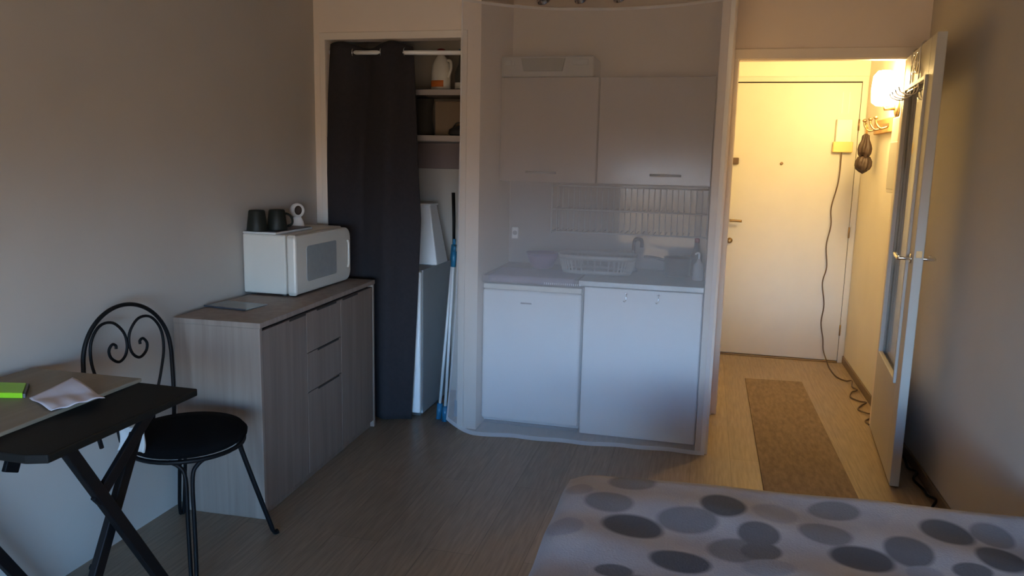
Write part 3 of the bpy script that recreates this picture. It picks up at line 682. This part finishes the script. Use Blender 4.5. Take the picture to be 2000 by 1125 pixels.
# ------------------------------------------------------------------ sideboard
SB = thing('sideboard', 'grey oak sideboard with doors and drawers against left wall', 'sideboard', (-1.645, 2.596, 0), radians(2.0))
R2 = SB.matrix_basis
def sb(mb, x0, x1, y0, y1, z0, z1, bev=.002): return mb.box(x0, x1, y0, y1, z0, z1, bev, mtx=R2)
DW, LN, HT = .375, 1.160, .808     # local: x 0 at front going negative, y along the length
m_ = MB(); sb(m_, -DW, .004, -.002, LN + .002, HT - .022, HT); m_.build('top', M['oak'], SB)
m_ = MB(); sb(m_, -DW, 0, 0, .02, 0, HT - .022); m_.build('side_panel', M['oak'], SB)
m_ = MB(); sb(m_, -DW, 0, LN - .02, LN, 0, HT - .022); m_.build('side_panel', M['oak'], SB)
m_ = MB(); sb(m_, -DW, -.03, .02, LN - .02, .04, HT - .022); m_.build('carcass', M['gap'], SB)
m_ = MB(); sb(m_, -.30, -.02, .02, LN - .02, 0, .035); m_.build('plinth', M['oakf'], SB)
y1, y2 = .392, .745
def front(name, ya, yb, za, zb):
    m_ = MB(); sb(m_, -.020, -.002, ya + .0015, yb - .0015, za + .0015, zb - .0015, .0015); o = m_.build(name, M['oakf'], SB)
    return o
def pull(o, ya, yb, z):
    m_ = MB(); sb(m_, -.004, -.0005, ya, yb, z - .010, z - .002, .001); m_.build('recess_shade', M['gap'], o)  # dark strip on the front, painting the shade of a finger recess
TZ = HT - .034
o = front('door', .02, y1, .036, TZ); pull(o, .24, .385, TZ + .0005)
o = front('door', y2, LN - .02, .036, TZ); pull(o, y2 + .02, y2 + .2, TZ + .0005)
o = front('drawer', y1, y2, .592, TZ); pull(o, y1 + .10, y2 - .05, TZ + .0005)
o = front('drawer', y1, y2, .412, .592); pull(o, y1 + .10, y2 - .03, .592)
o = front('drawer', y1, y2, .036, .412); pull(o, y1 + .10, y2 - .03, .412)

# notebook lying on the sideboard
nb = thing('tablet_folder', 'thin blue-grey folder lying on the near end of the sideboard', 'folder', (-1.92, 2.86, .808), radians(4))
MB().box(-2.035, -1.82, 2.80, 2.94, .809, .8135, .002, mtx=Matrix.Translation((-1.92, 2.86, 0)) @ Matrix.Rotation(radians(-6), 4, 'Z') @ Matrix.Translation((1.92, -2.86, 0))).build('cover', M['glassb'], nb)
MB().box(-2.035, -1.82, 2.794, 2.801, .809, .816, .002, mtx=Matrix.Translation((-1.92, 2.86, 0)) @ Matrix.Rotation(radians(-6), 4, 'Z') @ Matrix.Translation((1.92, -2.86, 0))).build('spine', M['slate'], nb)

# ------------------------------------------------------------------ microwave
mw = thing('microwave', 'compact white microwave oven standing on the sideboard', 'microwave', (-1.94, 3.42, .808))
MZ0, MZ1 = .818, 1.092
MB().box(-2.060, -1.842, 3.135, 3.700, MZ0, MZ1, .008, 3).build('body', M['oven'], mw)
# door: face with large rounded far corners
def rr_poly(y0, y1, z0, z1, r0, r1, n=6):
    """rounded rectangle in y,z: r0 at near (low y) corners, r1 at far corners"""
    P = []
    for (cy_, cz_, r, a0) in ((y1 - r1, z1 - r1, r1, 0), (y0 + r0, z1 - r0, r0, 90), (y0 + r0, z0 + r0, r0, 180), (y1 - r1, z0 + r1, r1, 270)):
        for k in range(n + 1):
            a_ = radians(a0 + 90 * k / n); P.append((cy_ + r * cos(a_), cz_ + r * sin(a_)))
    return P
dr = MB().prism(rr_poly(3.137, 3.702, MZ0 - .002, MZ1 - .002, .012, .055), -1.838, -1.792, 'yz', .010).build('door', M['oven'], mw, smooth=False)
MB().prism(rr_poly(3.235, 3.535, .868, 1.035, .02, .012), -1.7925, -1.7895, 'yz', .001).build('window', M['mwglass'], dr, 'grey window')
MB().prism(rr_poly(3.536, 3.640, .868, 1.035, .006, .008), -1.7925, -1.7905, 'yz', .001).build('handle_recess', M['oven'], dr)
MB().tube([(-1.788, 3.655, .885), (-1.782, 3.655, .90), (-1.782, 3.655, 1.01), (-1.788, 3.655, 1.025)], .006, 10).build('handle', M['oven'], dr)
for (x, y) in ((-2.03, 3.17), (-2.03, 3.66), (-1.87, 3.17), (-1.87, 3.66)): MB().lathe([(.012, 0), (.014, .011)], (x, y, .808), 12).build('foot', M['dgrey'], mw)
# on top of it
ty = thing('tray', 'thin dark slate tray on top of the microwave', 'tray', (-1.97, 3.3, MZ1))
MB().box(-2.055, -1.885, 3.132, 3.47, MZ1 + .0005, MZ1 + .010, .003).build('plate', M['cloth'], ty)
MB().box(-2.05, -1.89, 3.138, 3.464, MZ1 + .010, MZ1 + .0125, .001).build('inset', M['slate'], ty)
TZ1 = MZ1 + .0127
def mug(name, lab, x, y, hang):
    t = thing(name, lab, 'mug', (x, y, TZ1), group='upturned mugs on the tray')
    MB().lathe([(.047, 0), (.047, .004), (.037, .088), (.033, .094), (.010, .096)], (x, y, TZ1), 28).build('body', M['dmug'], t)
    c, s = cos(hang), sin(hang)
    MB().tube(smooth_path([(x + (r) * c, y + r * s, TZ1 + z) for r, z in ((.040, .075), (.062, .068), (.078, .045), (.074, .022), (.047, .014))], 5), .0055, 8).build('handle', M['dmug'], t)
mug('mug', 'dark upturned mug at the wall side of the tray, its handle hidden', -2.0, 3.165, radians(125))
mug('mug', 'dark upturned mug with its handle showing towards the white camera', -1.945, 3.245, radians(58))
sc_ = thing('security_camera', 'small white round-headed security camera with black face on the microwave', 'camera', (-1.98, 3.50, MZ1))
q = Vector((-1.995, 3.52, MZ1))
MB().lathe([(.034, .0005), (.036, .006), (.030, .03), (.020, .05), (.012, .06)], q, 24).build('base', M['white'], sc_)
fd = Vector((.62, -.75, .08)).normalized(); hc = q + Vector((0, 0, .085))
MB().lathe([(.004, -.038), (.022, -.032), (.034, -.016), (.037, 0), (.034, .016), (.028, .026), (.004, .028)], hc, 24, fd).build('head', M['white'], sc_)
MB().lathe([(.021, .0275), (.021, .030), (.012, .032)], hc, 20, fd, sx=.85, sy=1.1).build('lens_face', M['umb'], sc_, 'black lens face')

# ------------------------------------------------------------------ folding table
tb = thing('folding_table', 'black folding table with crossed legs at left wall', 'table', (-1.76, 1.68, 0))
TZ0 = .735; TT = .75
MB().prism([(-2.06, 1.388), (-1.50, 1.382), (-1.452, 1.40), (-1.455, 1.955), (-2.06, 1.962)], TZ0 - .008, TT, 'xy', .004).build('tabletop', M['blackt'], tb)
def legpair(x):
    MB().bar((x, 1.50, TZ0 - .01), (x, 1.93, .0), .024, .034, .003).build('leg', M['black'], tb)
    MB().bar((x - .028, 1.775, .665), (x - .028, 1.42, .0), .022, .034, .003).build('leg', M['black'], tb)
    MB().bar((x + .002, 1.80, TZ0 - .01), (x + .002, 1.58, .545), .016, .034, .003).build('strut', M['black'], tb)
legpair(-1.50)
MB().bar((-2.0, 1.44, TZ0 - .01), (-2.0, 1.87, .0), .024, .034, .003).build('leg', M['black'], tb)
MB().bar((-2.03, 1.775, .665), (-2.03, 1.42, .0), .022, .034, .003).build('leg', M['black'], tb)
MB().bar((-1.985, 1.88, TZ0 - .01), (-1.985, 1.775, .49), .016, .05, .003).build('strut', M['black'], tb)
bd = MB().prism([(-2.064, 1.41), (-1.648, 1.405), (-1.656, 1.962), (-2.064, 1.955)], TT + .0005, TT + .012, 'xy', .003).build('table_board', M['beige'])
tag(bd, 'beige wooden board lying on the wall side of the black table', 'board')
TB = TT + .0125
g = thing('notepad', 'lime green notepad on the beige table board', 'notepad', (-1.92, 1.71, TB))
MB().prism([(-2.03, 1.742), (-1.893, 1.772), (-1.822, 1.690), (-1.96, 1.652)], TB, TB + .016, 'xy', .002).build('cover', M['lime'], g)
MB().prism([(-1.893, 1.773), (-1.822, 1.691), (-1.817, 1.694), (-1.888, 1.777)], TB + .001, TB + .013, 'xy').build('pages', M['dgrey'], g)
def paper(u, v):
    a_ = Vector((-1.80, 1.845)); b_ = Vector((-1.598, 1.745)); c_ = Vector((-1.652, 1.615)); d_ = Vector((-1.795, 1.685))
    p = a_.lerp(b_, u).lerp(d_.lerp(c_, u), v)
    return (p.x, p.y, TB + .003 + .018 * (1 - u) * (1 - v) ** 2 + .005 * abs(sin(4.1 * u + 2.6 * v)) + .004 * sin(9 * v) ** 2 * u)
pp = MB().grid(paper, 18, 18, .001).build('paper_sheet', M['paper'])
tag(pp, 'crumpled white paper sheet at the board edge beside the notepad', 'paper')

# ------------------------------------------------------------------ bistro chair
SC = Vector((-1.735, 2.262, .460)); SR = .202
ch = thing('bistro_chair', 'black wire chair with heart scroll back and round cushion', 'chair', (SC.x, SC.y, 0))
MB().lathe([(.02, -.012), (SR - .02, -.014), (SR, 0), (SR + .002, .012), (SR - .012, .028), (SR * .6, .036), (.01, .038)], SC, 40).build('seat', M['blackc'], ch)
MB().tube([(SC.x + (SR - .012) * cos(k * pi / 20), SC.y + (SR - .012) * sin(k * pi / 20), SC.z - .022) for k in range(40)], .008, 8, True).build('seat_ring', M['black'], ch)
# backrest plane: origin on the seat rim, side axis and up axis
bc = Vector((-1.955, 2.275, .45)); sd = Vector((.10, .36, 0)).normalized(); up = Vector((-.06, .016, 1)).normalized()
def BP(a_, h_): return bc + sd * a_ + up * h_
HW = .170
hoop = [BP(-HW * .80, -.02), BP(-HW * .92, .10), BP(-HW, .24)]
hoop += [BP(-HW * cos(k * pi / 14), .27 + .195 * sin(k * pi / 14)) for k in range(15)]
hoop += [BP(HW, .24), BP(HW * .97, .10), BP(HW * .9, -.02)]
MB().tube(smooth_path(hoop, 3), .0075, 10).build('back_hoop', M['black'], ch)
def scroll(sg):
    # stem from the bottom, bulging out, over the top, down the centre and into a spiral
    P = [(.066, -.02), (.082, .08), (.118, .19), (.140, .28), (.134, .355), (.098, .405), (.050, .408), (.014, .370), (.004, .325), (.014, .285), (.040, .266), (.067, .284), (.074, .312), (.060, .332), (.047, .326), (.047, .314)]
    return smooth_path([BP(sg * a_, h_) for a_, h_ in P], 5)
for sg in (-1, 1): MB().tube(scroll(sg), .0052, 8).build('scroll', M['black'], ch)
# legs: each a loop of two rods converging towards the floor
for (fx, fy) in ((-1.600, 2.085), (-1.552, 2.495), (-1.985, 2.535), (-2.005, 2.10)):
    f = Vector((fx, fy, 0)); o_ = Vector((fx - SC.x, fy - SC.y, 0)).normalized(); tn = Vector((-o_.y, o_.x, 0))
    r0 = SC + o_ * (SR - .03) + Vector((0, 0, -.022))
    mbt = MB()
    for s in (-1, 1):
        mbt.tube(smooth_path([r0 + tn * s * .06, r0 + tn * s * .030 + Vector((0, 0, -.018)) + o_ * .006, r0 + tn * s * .011 + Vector((0, 0, -.06)) + o_ * .014,
                              r0.lerp(f, .5) + tn * s * .010, f - o_ * .012 + tn * s * .009 + Vector((0, 0, .06)), f + tn * s * .006 + o_ * .004 + Vector((0, 0, .012)), f + tn * s * .005 + o_ * .022 + Vector((0, 0, .008))], 5), .0072, 8)
    mbt.build('leg', M['black'], ch)
cl = MB().grid(lambda u, v: (-1.832 + .098 * u + .005 * sin(v * 5), 2.040 + .010 * u + .008 * sin(u * 4 + v * 2) + .012 * v, .478 + .085 * v + .004 * sin(u * 9)), 14, 14, .006).build('folded_cloth', M['cloth'])
tag(cl, 'pale folded cloth hanging at the black chair seat edge', 'cloth')

# ------------------------------------------------------------------ bed with pebble-print throw
BX0, BX1, BY0, BY1, BZ = -.362, 1.048, .36, 2.398, .45
SL = .04      # the foot end runs slightly askew
def YEND(x): return BY1 + SL * (x - BX0)
bed = thing('bed', 'double bed at lower right against the right wall', 'bed', ((BX0 + BX1) / 2, (BY0 + BY1) / 2, 0))
MB().prism([(BX0 + .02, BY0 + .02), (BX1 - .01, BY0 + .02), (BX1 - .01, YEND(BX1) - .03), (BX0 + .02, BY1 - .03)], .10, .24, 'xy', .02).build('base', M['grey'], bed)
MB().prism([(BX0 + .015, BY0 + .015), (BX1 - .005, BY0 + .015), (BX1 - .005, YEND(BX1) - .022), (BX0 + .015, BY1 - .022)], .242, BZ - .04, 'xy', .04).build('mattress', M['mattress'], bed)
for (x, y) in ((BX0 + .08, BY0 + .08), (BX0 + .08, BY1 - .1), (BX1 - .08, BY0 + .08), (BX1 - .08, BY1 - .1)): MB().lathe([(.025, 0), (.03, .10)], (x, y, 0), 14).build('leg', M['black'], bed)
F_, PX, PY = 1510.0, 1000.0, 562.5
def unproj(px, py, z):
    q = Vector((px - PX, py - PY, F_)); r = Vector([row.dot(q) for row in ROWS]); t_ = (z - CAMZ) / r.z
    return r * t_ + Vector((0, 0, CAMZ))
ov = []
RAW = [(405, 133, 95, 32, 1, 2), (310, 218, 100, 38, 1, 4), (985, 265, 90, 42, 0, 3), (775, 238, 95, 48, 3, 8), (630, 290, 122, 45, 1, 2), (405, 312, 126, 48, 3, 9), (1225, 255, 100, 32, 1, 0),
       (1190, 345, 112, 38, 1, 8), (830, 410, 115, 50, 1, 0), (930, 415, 62, 40, 2, -20), (920, 348, 88, 42, 2, 14), (600, 455, 128, 42, 3, 8), (330, 492, 80, 26, 2, 8), (960, 485, 105, 34, 0, 0), (190, 160, 55, 28, 0, 0),
       (130, 310, 62, 40, 0, -20), (1340, 438, 132, 44, 3, 6), (1530, 415, 105, 50, 2, 10), (1685, 340, 112, 46, 3, 8), (1870, 348, 90, 40, 1, 8), (1905, 450, 110, 48, 3, 12), (1790, 497, 75, 26, 2, 0), (1600, 500, 70, 30, 0, 0)]
for (u, v, hw, hh, dk, tl) in RAW:
    px, py = 1040 + u / 2.0833, 880 + v / 2.0833
    c_ = unproj(px, py, BZ); ta = radians(tl)
    e1 = unproj(px + hw / 2.0833 * cos(ta), py + hw / 2.0833 * sin(ta), BZ) - c_; e2 = unproj(px - hh / 2.0833 * sin(ta), py + hh / 2.0833 * cos(ta), BZ) - c_
    ov.append((c_.x, c_.y, e1.length, e2.length, atan2(e1.y, e1.x), dk))
base_n = len(ov)
for (dx, dy) in ((.07, -.62), (-.05, -1.22)):
    for (x, y, ra, rb, an, dk) in ov[:base_n:1]: 
        if BX0 < x + dx < BX1: ov.append((x + dx, y + dy, ra, rb, an, (dk + 1) % 4))
bcx, bcy = (BX0 + BX1) / 2, (BY0 + BY1) / 2
M['pebble'] = pebble_mat('pebble_print', [(x, y, a_, b_, an, dk) for (x, y, a_, b_, an, dk) in ov])
def throw(u, v):
    # v 0..1 across the whole width including the drop on the left; u along the length
    y = BY0 + u * (BY1 - BY0); W = BX1 - BX0; dl = .26; tot = W + dl; s = v * tot
    ev = .008 * sin(y * 9 + s * 5) * sin(s * 7) + .004 * sin(y * 23 + s * 3)
    edge = max(0, (u - .978) / .022); zt = BZ - .022 * edge ** 2 + ev * (1 - edge)
    if s < dl:
        k = (dl - s); x = BX0 - .012 - .012 * sin(y * 14) * min(1, k / .1); z = zt - k; z = z - .015
    else:
        x = BX0 + (s - dl); z = zt - .022 * exp(-((s - dl) / .03))
    y = BY0 + u * (YEND(max(x, BX0)) - BY0)
    return (x, y + .004 * sin(x * 12) * u, z)
th = MB(); th.grid(throw, 90, 80, .012); th = th.build('bed_throw', M['pebble'])
tag(th, 'plush pale throw printed with grey pebble ovals over the bed', 'throw')
